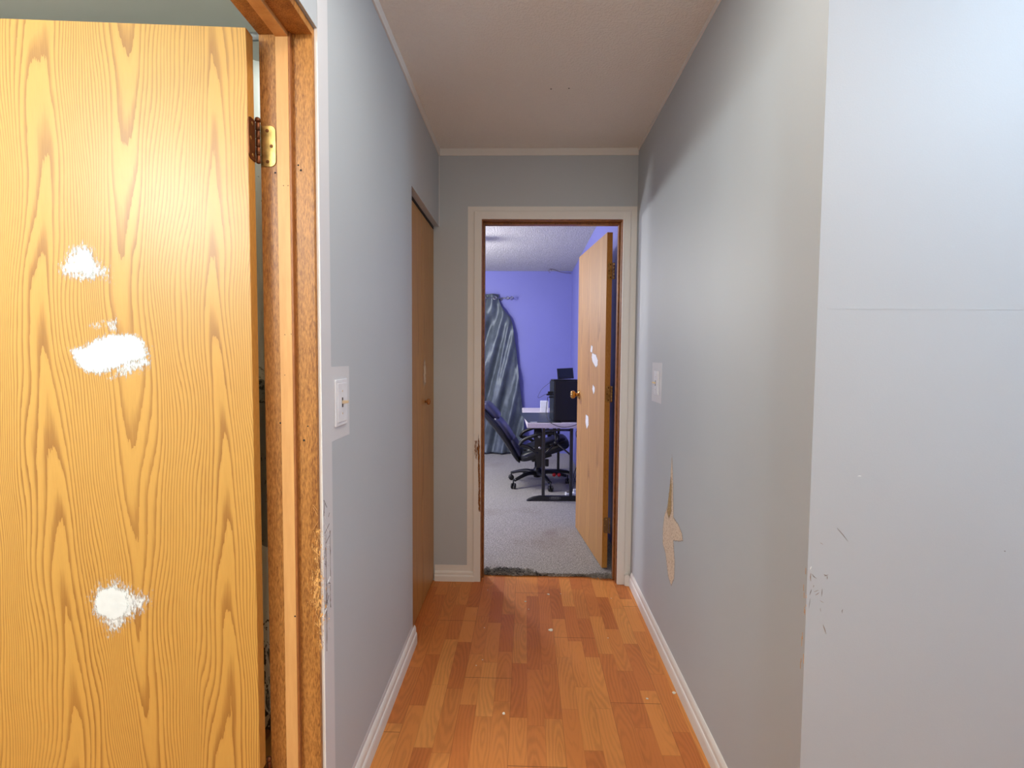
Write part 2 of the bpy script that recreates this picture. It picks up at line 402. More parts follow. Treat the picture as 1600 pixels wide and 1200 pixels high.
# ------------------------------------------------------------------ room shell
XL, XR, YE = -0.498, 0.615, 2.923
H = 2.47; YB = 3.05                      # YB: bedroom face of the end wall
YL, YR = 1.233, 1.107                    # where the left and right hall walls start
CY = 2.231                               # closet opening starts
HEAD = 2.055
o = boxo('floor', (XL-1.95, -3.0, -.05), (3.6, 3.035, 0), M['laminate'])
tag(o, 'orange brown laminate strip flooring running down the hallway', 'floor', None, 'structure')
o = boxo('ceiling', (XL-.13, -3.0, H), (3.6, YE+.001, H+.08), M['ceiling'])
tag(o, 'beige textured ceiling over the hallway', 'ceiling', None, 'structure')

bm = bmesh.new()
box(bm, (XL-.122, 1.243, 0), (XL, CY, H)); box(bm, (XL-.122, CY, 2.04), (XL, YE, H)); box(bm, (XL-.122, .42, 2.075), (XL, 1.243, H))
box(bm, (XL-.122, -3.0, 0), (XL, .42, H)); box(bm, (XL-.007, YL, 0), (XL, 1.243, H), 0, 2, 1)
wl = link('wall_left', bm, [M['wall'], M['plaster_edge']]); tag(wl, 'grey painted left hallway wall between the bathroom doorway and the closet', 'wall', None, 'structure')
e = .0006
strip = [(XL, 1.2335, 0), (XL, 1.296, 0), (XL, 1.296, 1.085), (XL, 1.428, 1.085), (XL, 1.428, 1.278), (XL, 1.296, 1.278), (XL, 1.296, H), (XL, 1.2335, H)]
tag(film('unpainted_strip', strip, (1, 0, 0), M['primer'], wl), 'pale unpainted strip beside the doorway and round the switch')
film('unpainted_strip', [(XL, 1.296, .085), (XL, CY-.002, .085), (XL, CY-.002, .104), (XL, 1.296, .104)], (1, 0, 0), M['primer'], wl)

bm = bmesh.new(); extrude_poly(bm, [(XR, YR, 0), (XR+.12, YR+.12, 0), (XR+.12, YE, 0), (XR, YE, 0)], (0, 0, H)); wr = link('wall_right', bm, M['wall']); tag(wr, 'grey painted right hallway wall with a gouge in it', 'wall', None, 'structure')
film('unpainted_strip', [(XR, 2.332, 1.100), (XR, 2.508, 1.100), (XR, 2.508, 1.286), (XR, 2.332, 1.286)], (-1, 0, 0), M['primer'], wr)
bm = bmesh.new(); extrude_poly(bm, [(XR, YR, 0), (3.6, YR, 0), (3.6, YR+.12, 0), (XR+.12, YR+.12, 0)], (0, 0, H)); wf = link('wall_front', bm, M['wall']); tag(wf, 'pale bluish grey wall turning off beyond the right hallway corner', 'wall', None, 'structure')
boxo('drywall_seam', (XR+.02, YR-.0004, 1.4125), (3.58, YR+.001, 1.4145), M['wall'], wf)
o = boxo('wall_living_right', (3.6, -3.0, 0), (3.7, YR+.12, H), M['wall']); tag(o, 'living room side wall out of frame', 'wall', None, 'structure')
bm = bmesh.new(); box(bm, (XL-2, -3.1, 0), (-.1, -3.0, H)); box(bm, (1.9, -3.1, 0), (3.7, -3.0, H)); box(bm, (-.1, -3.1, 0), (1.9, -3.0, .85)); box(bm, (-.1, -3.1, 2.25), (1.9, -3.0, H))  # opening put in so sky light reaches the rooms
tag(link('wall_back', bm, M['wall']), 'living room wall behind the viewpoint with an opening added to let in sky fill light', 'wall', None, 'structure')

# end wall with the bedroom door opening (opening in the drywall: x -.275 .. .562, z < 2.10)
OX0, OX1, OZ = -.275, .556, 2.10
bm = bmesh.new()
box(bm, (XL-.14, YE, 0), (OX0, YB, H)); box(bm, (OX1, YE, 0), (XR+.12, YB, H)); box(bm, (OX0, YE, OZ), (OX1, YB, H))
we = link('wall_end', bm, M['wall']); tag(we, 'grey wall at the hallway end around the bedroom doorway', 'wall', None, 'structure')
ss = [(-.334, YE, 0), (-.334, YE, 2.151), (.614, YE, 2.151), (.614, YE, 0), (.56, YE, 0), (.56, YE, 2.11), (-.29, YE, 2.11), (-.29, YE, 0)]
tag(film('unpainted_strip', ss, (0, -1, 0), M['trim'], we, .0015), 'pinkish white old casing outline round the doorway')
film('unpainted_strip', [(-.522, YE, .0), (-.334, YE, .0), (-.334, YE, .093), (-.522, YE, .093)], (0, -1, 0), M['trim'], we, .001)

# white ceiling edge trims
tag(boxo('trim_1', (XL, YE-.007, 2.43), (XR, YE+.001, H), M['trim'], None, .002), 'white strip where the end wall meets the ceiling', 'trim', None, 'structure')
tag(boxo('trim_2', (XL-.001, 1.24, 2.43), (XL+.007, YE, H), M['trim'], None, .002), 'white strip along the top of the left wall', 'trim', None, 'structure')
tag(boxo('trim_3', (XR-.005, YR, 2.452), (XR+.001, YE, H), M['trim'], None, .001), 'narrow pale strip along the top of the right wall', 'trim', None, 'structure')
boxo('corner_bead', (XL, YE-.004, 2.04), (XL+.004, YE, 2.43), M['primer'], we)

# ceiling nail holes
for (u_, v_) in ((861, 139), (889, 138)):
    p = at(u_, v_, 2, H); bm = bmesh.new(); lathe(bm, [(0, .0035), (.0008, .003)], (p.x, p.y, H-.0001), (0, 0, -1), 10)
    link('nail_hole', bm, M['drk'], bpy.data.objects['ceiling'])

# baseboards -----------------------------------------------------------
PROF = [(0, 0), (.0135, 0), (.0135, .042), (.0115, .050), (.0085, .053), (.0085, .070), (.0060, .078), (.0030, .083), (0, .084)]
def baseboard(name, p0, p1, nrm, label, sc=1.0):
    p0 = Vector(p0); p1 = Vector(p1); nrm = Vector(nrm); bm = bmesh.new()
    poly = [p0+nrm*a+Vector((0, 0, b*sc)) for a, b in PROF]; extrude_poly(bm, poly, p1-p0)
    return tag(link(name, bm, M['trim']), label, 'baseboard', None, 'structure')
baseboard('baseboard_left', (XL, 1.30, 0), (XL, 2.262, 0), (1, 0, 0), 'white stepped baseboard along the left wall, cut off at the closet')
baseboard('baseboard_right', (XR, YR+.002, 0), (XR, 2.885, 0), (-1, 0, 0), 'white stepped baseboard along the right wall')
baseboard('baseboard_end', (-.522, YE-.001, 0), (-.290, YE-.001, 0), (0, -1, 0), 'short white baseboard left of the bedroom doorway', .70)
bm = bmesh.new(); extrude_poly(bm, [(.577, YE-.03, 0), (.606, YE-.04, 0), (.610, YE-.038, .052), (.600, YE-.03, .066), (.584, YE-.026, .062), (.577, YE-.022, .05)], (0, .03, 0), .003)
tag(link('trim_4', bm, M['trim']), 'broken baseboard stub in the corner right of the doorway', 'trim', None, 'structure')

# ------------------------------------------------------------------ bedroom door frame (casing + jamb)
fr = empty('trim_5', (.14, YE, 0)); tag(fr, 'white casing and brown stained jamb framing the bedroom doorway', 'door frame', None, 'structure')
def fpart(name, a, b, mat, bev=.001):
    o = boxo(name, a, b, mat, None, bev); o.parent = fr; o.location = -Vector(fr.location); return o
JX0, JX1, JZ = -.255, .536, 2.079         # inside edges of casing
fpart('casing', (JX0-.041, YE-.013, 0), (JX0, YE+.001, 2.121), M['trim'], .0015)
fpart('casing', (JX1, YE-.013, 0), (JX1+.041, YE+.001, 2.121), M['trim'], .0015)
fpart('head_casing', (JX0-.0005, YE-.0132, JZ), (JX1+.0005, YE+.001, 2.121), M['trim'], .0015)
fpart('jamb', (JX0-.014, YE+.0012, 0), (JX0+.005, YB, JZ), M['jamb_dark'])
fpart('jamb', (JX1-.005, YE+.0012, 0), (JX1+.014, YB, JZ), M['jamb_dark'])
fpart('head_jamb', (JX0+.005, YE+.0012, JZ-.005), (JX1-.005, YB, JZ+.014), M['jamb_dark'])
fpart('door_stop', (JX0+.005, YE+.045, 0), (JX0+.015, YE+.082, JZ-.005), M['jamb_dark'])
fpart('door_stop', (JX1-.015, YE+.045, 0), (JX1-.005, YE+.082, JZ-.005), M['jamb_dark'])
fpart('door_stop', (JX0+.015, YE+.045, JZ-.016), (JX1-.015, YE+.082, JZ-.005), M['jamb_dark'])
wc = [at(u_, v_, 1, YE-.0135) for u_, v_ in ((747.5, 676), (749.6, 690), (751, 800), (748, 800), (746.8, 786), (747.5, 765), (746.5, 720), (746, 700))]
smear('worn_patch', [Vector(fr.location)*0+p for p in wc], (0, -1, 0), M['wornfeather'], we, .004, .002)
wc = [at(u_, v_, 1, YE-.0135) for u_, v_ in ((740.5, 688), (746, 688), (746, 712), (744, 720), (741, 708))]
smear('worn_patch', wc, (0, -1, 0), M['wornfeather'], we, .012, .002)

# ------------------------------------------------------------------ doors
def leaf_matrix(root): return root
def hinge_leaf(name, parent, o, u, v, n, w, h, mat, screws=3):
    """rounded rectangle plate: o corner, u width dir, v up, n out"""
    o = Vector(o); u = Vector(u); v = Vector(v); n = Vector(n); r = .012; poly = []
    for cx, cy, a0 in ((w-r, r, -PI/2), (w-r, h-r, 0)):
        for k in range(6):
            a = a0+PI/2*k/5; poly.append(o+u*(cx+r*math.cos(a))+v*(cy+r*math.sin(a)))
    poly += [o+v*h, o]
    bm = bmesh.new(); extrude_poly(bm, poly, n*.0022, .0005, 1); hl = link(name, bm, mat, parent)
    sp = [(w*.45, h*.12), (w*.72, h*.5), (w*.45, h*.88)]
    for a, b in sp[:screws]:
        bm = bmesh.new(); c = o+u*a+v*b+n*.0022; lathe(bm, [(0, .0042), (.0006, .0038), (.0008, .002), (.0003, .0006)], c, n, 14)
        link('screw', bm, M['oldbrass'] if mat is M['brass'] else M['brass'], hl, True)
        bm = bmesh.new(); q = c+n*.0009
        box(bm, q-u*.0022-v*.0005-n*.0003, q+u*.0022+v*.0005+n*.0003); box(bm, q-u*.0005-v*.0022-n*.0003, q+u*.0005+v*.0022+n*.0003)
    return hl

# bathroom door (near left). local frame: x along the leaf from the hinge, y through the thickness, z up; face y=0 looks at the hall
ang = math.atan2(-.075, -.997)             # direction of +x local
d1 = empty('door_1', (-.6345, 1.172, 0), (0, 0, ang)); tag(d1, 'varnished oak door with three white filler patches, swung open on the left', 'door', None, 'structure')
# rotation maps local +y to (-sin, cos) ; for a leaf pointing to -x that is towards the camera, so the leaf lies on local y<0
TH = .034
dl = boxo('door_leaf', (0, -TH, .012), (.76, 0, 2.04), [M['oak_near'], M['edge']], d1, .001, 1)
for p in dl.data.polygons:
    if abs(p.normal.x) > .9 or abs(p.normal.z) > .9: p.material_index = 1
mw = Matrix.Translation(d1.location) @ Matrix.Rotation(ang, 4, 'Z'); mi_ = mw.inverted()
def on_door(u_, v_, mtx, inv, yl=0):        # photo point to the face plane of a door
    n = (mtx.to_3x3() @ Vector((0, 1, 0))); p0 = mtx @ Vector((0, yl, 0)); d = RT*((u_-800)/F)+UP*((600-v_)/F)+FW
    return inv @ (CAM+d*((p0-CAM).dot(n)/d.dot(n)))
def dpatch(pts, feather, label=None, name='filler_patch', mat=None, door=d1, mtx=mw, inv=mi_, res=.004, lift=.0006):
    P = [on_door(u_, v_, mtx, inv) for u_, v_ in pts]
    o = smear(name, P, (0, 1, 0), mat or M['filler'], door, feather, res, lift)
    if label: o['label'] = label
    return o
dpatch([(112, 385), (130, 379), (143, 388), (155, 405), (170, 420), (173, 440), (158, 436), (140, 440), (120, 437), (96, 432), (91, 415), (104, 398)], .022, 'white cloud shaped filler patch, uppermost of the three')
dpatch([(118, 382), (138, 385), (150, 405), (150, 428), (138, 437), (122, 425), (115, 405)], .010, None, lift=.0012)
dpatch([(108, 545), (125, 540), (145, 531), (165, 521), (212, 520), (228, 532), (234, 550), (226, 566), (205, 570), (185, 578), (155, 587), (130, 582), (115, 565)], .010, 'large oval white filler patch at mid height')
dpatch([(142, 508), (165, 500), (184, 497), (182, 518), (172, 518), (168, 508), (150, 512)], .016)
dpatch([(185, 566), (235, 540), (238, 572), (205, 588), (170, 592)], .022)
dpatch([(150, 915), (183, 903), (205, 918), (236, 930), (225, 955), (208, 966), (192, 980), (172, 994), (158, 972), (145, 958), (142, 932)], .026, 'round white filler patch near the bottom')
dpatch([(152, 922), (175, 914), (198, 924), (203, 945), (194, 965), (172, 970), (152, 958), (146, 940)], .006, None, lift=.0012)
# hinge of door 1: pin at the room side of the jamb
for hz, shown in ((1.756, True), (.20, False), (1.0, False)):
    if hz == 1.0: continue
    hl = hinge_leaf('hinge', d1, (.0, -.0335, hz), (0, 1, 0), (0, 0, 1), (-1, 0, 0), .033, .094, M['oldbrass'])
    hl['label'] = 'brown oxidised hinge leaf on the door edge'
    bm = bmesh.new(); pin = Vector((-.005, -.040, hz-.002))
    for k in range(5):
        z0 = hz+k*.0188; lathe(bm, [(0, .0040), (.001, .0052), (.0172, .0052), (.0182, .0040)], (pin.x, pin.y, z0), (0, 0, 1), 14)
    lathe(bm, [(0, .003), (.002, .0062), (.006, .0068), (.010, .005), (.012, .001)], (pin.x, pin.y, hz+.094), (0, 0, 1), 14)
    link('hinge_knuckle', bm, M['oldbrass'], d1, True)

# bathroom door frame: jamb facing the camera, pale stop strip, near jamb and head
f1 = empty('trim_6', (-.567, 1.233, 0)); tag(f1, 'stained wooden jamb with a pale stop strip and brass hinge beside the open door', 'door frame', None, 'structure')
def f1p(o): o.parent = f1; o.location = -Vector(f1.location); return o
JY = 1.223
f1p(boxo('jamb', (-.632, JY, 0), (-.5055, JY+.0198, HEAD+.018), M['jamb'], None, .0008))
f1p(boxo('jamb', (-.632, .42, 0), (-.5055, .4395, HEAD+.018), M['jamb'], None, .0008))
f1p(boxo('head_jamb', (-.632, .4396, HEAD), (-.5055, JY-.0002, HEAD+.018), M['jamb'], None, .0008))
ST = [(-.588, -.5585)]
o = f1p(boxo('stop', (-.588, JY-.011, 0), (-.5585, JY, HEAD), M['stop'], None, .001)); o['label'] = 'pale unstained pine stop strip'
o = f1p(boxo('stop_shadow_edge', (-.5585, JY-.0105, 0), (-.5535, JY, HEAD), M['stopside'], None, .0005))  # thin brown strip standing in for the shadow along the stop's right side
f1p(boxo('stop', (-.588, .4398, 0), (-.5585, .45, HEAD), M['stop'], None, .001))
f1p(boxo('stop', (-.588, .45, HEAD-.011), (-.5585, JY-.011, HEAD), M['stop'], None, .001))
hl = hinge_leaf('hinge', None, (-.631, JY, 1.752), (1, 0, 0), (0, 0, 1), (0, -1, 0), .036, .094, M['brass']); f1p(hl)
hl['label'] = 'brass hinge leaf with three screws'
# nail and screw holes in the jamb
for (u_, v_, r_) in ((466, 258, .0022), (470, 266, .0026), (430, 270, .0022), (438, 661, .0022), (441, 687, .0022), (481, 666, .0018), (475, 688, .0028), (443, 290, .0012), (450, 290, .0012), (445, 523, .0011), (455, 522, .0011), (461, 963, .0022), (445, 586, .0011)):
    yy = JY-.0112 if 441 < u_ < 463 else JY-.0002
    p = at(u_, v_, 1, yy); bm = bmesh.new(); lathe(bm, [(0, r_), (.0003, r_*.8)], (p.x, yy, p.z), (0, -1, 0), 10); f1p(link('nail_hole', bm, M['drk']))
# scraped jamb edge and torn wall corner
sc_ = [at(u_, v_, 1, JY-.0004) for u_, v_ in ((497, 832), (501, 850), (503, 900), (506, 960), (500, 1010), (494, 960), (488, 905), (492, 865))]
o = smear('scraped_patch', sc_, (0, -1, 0), filler('scraped_wood', (226, 172, 104), 300, (1, 1, .3), 1.7), wl, .022, .004); o['label'] = 'pale scraped wood along the jamb edge'
for k in range(46):
    z = random.uniform(.62, .93); x = random.uniform(-.503, -.4985) if random.random() < .5 else -.4975
    yv = random.uniform(1.228, 1.2335); bm = bmesh.new(); h = random.uniform(.006, .028)
    if k < 20: tube(bm, [(-.5065+random.uniform(-.012, .006), JY-.001, z), (-.5055+random.uniform(-.012, .006), JY-.0015, z+h)], random.uniform(.0004, .001), 5)
    else: tube(bm, [(XL+.0012, 1.235+random.random()**2*.04, z), (XL+.0012, 1.236+random.random()**2*.04, z+h)], random.uniform(.0004, .0009), 5)
    link('splinter', bm, M['stop'] if k < 20 else (M['scratch2'] if k % 3 else M['plaster_edge']), wl)
for (ys, z0, z1) in ((1.248, .66, .86), (1.2475, .56, .70), (1.275, .74, .86), (1.273, .66, .72)):
    pts = [(XL+.0010, ys+random.uniform(-.001, .001), z0+(z1-z0)*k/9) for k in range(10)]
    bm = bmesh.new(); tube(bm, pts, [random.uniform(.0004, .0016) for _ in pts], 5, 1, 1); link('gouge_line', bm, M['scratch2'], wl)

# closet bifold door
d3 = empty('door_3', (-.528, CY, 0), (0, 0, PI/2)); tag(d3, 'oak bifold closet door set into the left wall near the hallway end', 'door', None, 'structure')
# local x runs along world +y ; local y=0 face looks to world... +x is local -y
for a, b in ((.002, .352), (.3545, .690)):
    o = boxo('door_panel', (a, 0.0, .012), (b, .03, 2.022), M['oak_closet'], d3, .0015, 1)
bm = bmesh.new(); box(bm, (0, .0, 2.026), (.690, .03, 2.0395)); link('track', bm, M['drk'], d3)
bm = bmesh.new(); lathe(bm, [(0, .006), (.008, .006), (.012, .014), (.020, .017), (.026, .014), (.029, .004)], (.44, 0, 1.07), (0, -1, 0), 20); link('knob', bm, M['worn'], d3, True)
mw3 = Matrix.Translation(d3.location) @ Matrix.Rotation(PI/2, 4, 'Z')
P = [on_door(u_, v_, mw3, mw3.inverted()) for u_, v_ in ((663.5, 556), (665.5, 575), (665.5, 600), (662, 604), (661, 590), (661.5, 570))]
o = smear('filler_patch', P, (0, -1, 0), M['filler_thin'], d3, .02, .006); o['label'] = 'narrow smeared pale filler streak above the knob'

# bedroom door: leaf from hinge (.475,3.10) towards (.388,3.855); local +y maps to -x side
a2 = math.atan2(.993, -.115)
d2 = empty('door_2', (.476, 3.098, 0), (0, 0, a2)); tag(d2, 'oak bedroom door with small white filler spots, opened into the purple room', 'door', None, 'structure')
dl = boxo('door_leaf', (0, -TH, .018), (.765, 0, 2.052), [M['oak_far'], M['edge']], d2, .001, 1)
for p in dl.data.polygons:
    if abs(p.normal.x) > .9 or abs(p.normal.z) > .9: p.material_index = 1
mw2 = Matrix.Translation(d2.location) @ Matrix.Rotation(a2, 4, 'Z'); mi2 = mw2.inverted()
kw = dict(door=d2, mtx=mw2, inv=mi2, res=.004)
dpatch([(925.5, 551), (931, 553), (934.5, 562), (934, 572), (931, 575), (926, 566), (924.5, 558)], .007, 'largest white filler spot', **kw)
dpatch([(924, 538), (926.5, 541), (925.5, 552), (922.5, 550)], .006, **kw)
dpatch([(926.5, 600), (930, 605), (929.5, 612), (927.5, 617), (925.5, 608)], .006, **kw)
dpatch([(915.5, 647), (919.5, 650), (920, 664), (917, 671), (914.8, 660)], .006, **kw)
kp = (.700, 0, 1.035)
bm = bmesh.new(); lathe(bm, [(0, .033), (.003, .033), (.007, .028), (.010, .014), (.026, .011), (.030, .018), (.036, .027), (.048, .031), (.058, .028), (.065, .018), (.067, .0)], kp, (0, 1, 0), 28)
link('door_knob', bm, M['knob'], d2, True)
bm = bmesh.new(); lathe(bm, [(0, .033), (.003, .033), (.007, .028), (.010, .014), (.026, .011), (.030, .018), (.036, .027), (.048, .031), (.058, .028), (.065, .018)], (.70, -TH, 1.035), (0, -1, 0), 28)
link('door_knob', bm, M['knob'], d2, True)
for hz, mt in ((1.775, M['brass']), (1.04, M['brass']), (.235, M['painted_hinge'])):
    hl = hinge_leaf('hinge', d2, (0, -.036, hz), (0, 1, 0), (0, 0, 1), (-1, 0, 0), .030, .098, mt)
    if mt is M['painted_hinge']: hl['label'] = 'brown paint smeared hinge leaf'
    bm = bmesh.new()
    for k in range(5): lathe(bm, [(0, .004), (.001, .0055), (.0178, .0055), (.0188, .004)], (-.006, -.042, hz+k*.0196), (0, 0, 1), 12)
    link('hinge_knuckle', bm, mt, d2, True)

# ------------------------------------------------------------------ right wall gouge and marks
def onwall(pts, x): return [at(u_, v_, 0, x) for u_, v_ in pts]
G1 = [(1050.5, 706), (1052, 740), (1052.5, 780), (1053, 808), (1060, 818), (1066, 832), (1068, 846), (1060, 847), (1053, 846), (1055, 880), (1054, 905), (1049, 917), (1044, 900), (1040, 865), (1035.5, 850), (1036, 825), (1038, 805), (1043, 790), (1047, 760), (1048.5, 730)]
o = smear('torn_patch', onwall(G1, XR), (-1, 0, 0), M['gouge'], wr, .008, .005); o['label'] = 'long pointed patch of torn paint and bare drywall paper'
G2 = [(1049, 735), (1050.5, 765), (1050, 800), (1046, 812), (1042, 800), (1045, 775), (1047.5, 750)]
smear('torn_patch', onwall(G2, XR), (-1, 0, 0), M['gouge_core'], wr, .012, .005, .0014)
for (p0, p1, r_, mt) in [((1267, 896), (1267, 908), .0009, 'scratch'), ((1269, 897), (1276, 904), .0006, 'scratch2'), ((1287, 897), (1292, 899), .0006, 'scratch'), ((1288, 900), (1294, 898), .0006, 'scratch'),
        ((1293, 900), (1293, 905), .0005, 'scratch'), ((1272, 925), (1279, 922), .0006, 'scratch'), ((1274, 930), (1280, 926), .0007, 'scratch'), ((1268, 921), (1265, 930), .0006, 'scratch2'), ((1285, 920), (1284, 932), .0005, 'scratch2'),
        ((1281, 938), (1287, 942), .0005, 'scratch'), ((1286, 976), (1291, 991), .0008, 'scratch'), ((1317, 952), (1316, 958), .0006, 'scratch2'), ((1308, 825), (1325, 846), .0005, 'scratch2'), ((1281, 848), (1286, 851), .0005, 'scratch'),
        ((1282, 950), (1283, 956), .0004, 'scratch'), ((1266, 935), (1264, 950), .0004, 'scratch2'), ((1271, 914), (1271, 918), .0005, 'scratch'), ((1569, 861), (1571, 862), .0010, 'scratch2'), ((1340, 744), (1346, 744), .0006, 'plaster_edge'), ((1268, 885), (1266, 890), .0008, 'plaster_edge')]:
    A = at(*p0, 1, YR-.0004); B = at(*p1, 1, YR-.0004); bm = bmesh.new(); C_ = (A+B)/2+Vector((random.uniform(-.001, .001), 0, random.uniform(-.001, .001)))
    tube(bm, [A, C_, B], [r_*.4, r_, r_*.3], 5); link('scratch', bm, M[mt], wf)
for k in range(14):
    z = random.uniform(.62, .88); bm = bmesh.new(); yy = YR+random.random()**2*.02
    tube(bm, [(XR-.0003, yy, z), (XR-.0003, yy+.0005, z+random.uniform(.004, .02))], .0005, 5); link('scratch', bm, M['gouge_core'] if 0 else M['stop'], wr)

# ------------------------------------------------------------------ switches
def switch(name, root_loc, nx, label, w, h, toggle_dy):
    r = empty(name, root_loc); s = nx
    bm = bmesh.new(); box(bm, (0 if s > 0 else -.0045, -w/2, -h/2), (.0045 if s > 0 else 0, w/2, h/2), .002, 3); link('wall_plate', bm, M['white'], r)
    x0 = .0045*s
    bm = bmesh.new(); box(bm, (min(x0, x0+.0018*s), -w*.36, -h*.42), (max(x0, x0+.0018*s), w*.36, h*.42), .0015, 2); link('inner_plate', bm, M['white'], r)
    x1 = x0+.0018*s
    bm = bmesh.new(); box(bm, (min(x1, x1+.0005*s), -.004, -.013), (max(x1, x1+.0005*s), .004, .013)); link('slot', bm, M['slot'], r)
    bm = bmesh.new(); extrude_poly(bm, [(x1, -.0035, -.004), (x1+.016*s, -.0025, toggle_dy-.003), (x1+.016*s, -.0025, toggle_dy+.004), (x1, -.0035, .005)], (0, .007, 0), .0008, 1); link('toggle', bm, M['almond'], r)
    for zz in (-.030, .030):
        bm = bmesh.new(); lathe(bm, [(0, .0028), (.0007, .0022)], (x1, 0, zz), (s, 0, 0), 10); link('screw', bm, M['almond'], r)
    return tag(r, label, 'light switch')
switch('light_switch', (XL+.0009, 1.357, 1.182), 1, 'white plate light switch with almond toggle on the left wall', .086, .124, .001)
switch('light_switch', (XR-.0009, 2.418, 1.190), -1, 'small white light switch plate on the right wall by the bedroom door', .080, .112, .003)

# ------------------------------------------------------------------ debris on the laminate
chips = [(821, 940, .006), (857, 929, .008), (861, 985, .012), (787, 1115, .006), (826, 952, .003), (876, 928, .003), (748+6, 1031, .003), (955, 935, .003), (762, 922, .003), (1056, 1083, .008), (1011, 1092, .005), (744, 1040, .003), (757, 981, .003), (950, 997, .003)]
desc = ['pale plaster chip on the floor just inside the doorway', 'small pale chip pair nearest the bedroom threshold', 'largest pale plaster chip in the middle of the floor', 'greyish scuffed chip low on the floor', 'tiny crumb beside the upper plaster chip', 'tiny crumb right of the chip near the threshold',
        'tiny crumb on the floor above the dark plank joint', 'tiny white crumb toward the right side of the floor', 'tiny crumb at the left by the threshold shadow', 'white chip lying against the right baseboard', 'small white chip left of the right baseboard', 'tiny crumb just left of its twin above the plank joint', 'tiny crumb in the shaded strip left of centre', 'tiny crumb right of the largest plaster chip']
for (u_, v_, r_), lb in zip(chips, desc):
    p = at(u_, v_, 2, 0); p.x = min(p.x, .59); bm = bmesh.new(); n = 9
    poly = [(p.x+math.cos(2*PI*k/n)*r_*random.uniform(.6, 1.2), p.y+math.sin(2*PI*k/n)*r_*random.uniform(.6, 1.2), .0002) for k in range(n)]
    extrude_poly(bm, poly, (0, 0, min(.003, r_*.35)), min(.0004, r_*.1), 1); tag(link('plaster_chip', bm, M['chipmat']), lb, 'debris', 'plaster chips on the laminate')

# ------------------------------------------------------------------ bathroom
bm = bmesh.new()
box(bm, (-2.5, -.9, 0), (-2.4, 2.2, H)); box(bm, (-2.4, 2.1, 0), (XL-.122, 2.2, H)); box(bm, (-2.4, -.9, 0), (XL-.122, -.8, H))
tag(link('wall_bathroom', bm, M['bathwall']), 'cream bathroom wall behind the open oak door', 'wall', None, 'structure')
tag(boxo('ceiling_bathroom', (-2.5, -.9, H-.02), (XL-.122, 2.2, H+.06), M['bathwall']), 'white bathroom ceiling', 'ceiling', None, 'structure')
tag(boxo('wall_bathroom_lining', (XL-.130, 1.275, 0), (XL-.1225, 2.1, H-.02), M['bathwall']), 'cream bathroom face of the hallway wall', 'wall', None, 'structure')
r = empty('shower_curtain', (-1.3, 1.6, 0)); tag(r, 'white shower curtain with grey leaf print seen through the hinge gap', 'shower curtain')
bm = bmesh.new(); nx, nz = 130, 24; V = []
for i in range(nx+1):
    s = i/nx; x = -1.0+1.58*s; col = []
    for j in range(nz+1):
        z = .06+2.17*j/nz; y = .03*math.sin(s*70)+.012*math.sin(s*31+z*2); col.append(bm.verts.new((x, y, z)))
    V.append(col)
for i in range(nx):
    for j in range(nz): bm.faces.new((V[i][j], V[i+1][j], V[i+1][j+1], V[i][j+1]))
o = link('fabric', bm, M['shower'], r, True)
so = o.modifiers.new('solid', 'SOLIDIFY'); so.thickness = .0012
bm = bmesh.new(); tube(bm, [(-1.07, 0, 2.28), (.675, 0, 2.28)], .012, 12)
o = link('curtain_rod', bm, M['steel'], None, True); o.location = (-1.3, 1.6, 0); tag(o, 'grey shower curtain rod in the bathroom', 'curtain rod')
for k in range(12):
    bm = bmesh.new(); c = Vector((-.98+k*.14, 0, 2.265)); tube(bm, [c+Vector((0, math.cos(t)*.027, math.sin(t)*.027)) for t in [2*PI*q/16 for q in range(17)]], .0022, 6, cap=False); link('ring', bm, M['steel'], r, True)

# ------------------------------------------------------------------ bedroom shell
BX0, BX1, BY1, BH = -3.0, .605, 6.90, 2.455
def carpet_mesh():
    bm = bmesh.new(); N = 120; F_ = []
    front = []
    for k in range(N+1):
        x = -.237+.76*k/N; t = k/N
        y = 3.012+.010*math.sin(x*23)+.008*mnoise.noise(Vector((x*40, 0, 0)))+.012*mnoise.noise(Vector((x*9, 5, 0)))
        if t < .25: y += .02*(1-t/.25)+.01*mnoise.noise(Vector((x*70, 0, 3)))
        front.append((x, y))
    outer = [(BX0, 3.051)] + [(-.238, 3.051)] + front + [(.524, 3.051), (BX1, 3.051)]
    top = [bm.verts.new((x, y, .011)) for x, y in outer]; bot = [bm.verts.new((x, y, .0006)) for x, y in outer]
    back = [bm.verts.new((x, BY1, .011)) for x, y in outer]
    for k in range(len(outer)-1):
        bm.faces.new((top[k], top[k+1], back[k+1], back[k])); bm.faces.new((bot[k], bot[k+1], top[k+1], top[k]))
    return link('floor_bedroom', bm, M['carpet'])
cp = carpet_mesh(); tag(cp, 'speckled grey bedroom carpet with a torn front edge', 'carpet', None, 'structure')
tag(boxo('floor_slab', (BX0, 3.036, -.06), (BX1+.2, BY1, -.001), M['fibre_dark']), 'underfloor below the bedroom carpet', 'floor', None, 'structure')
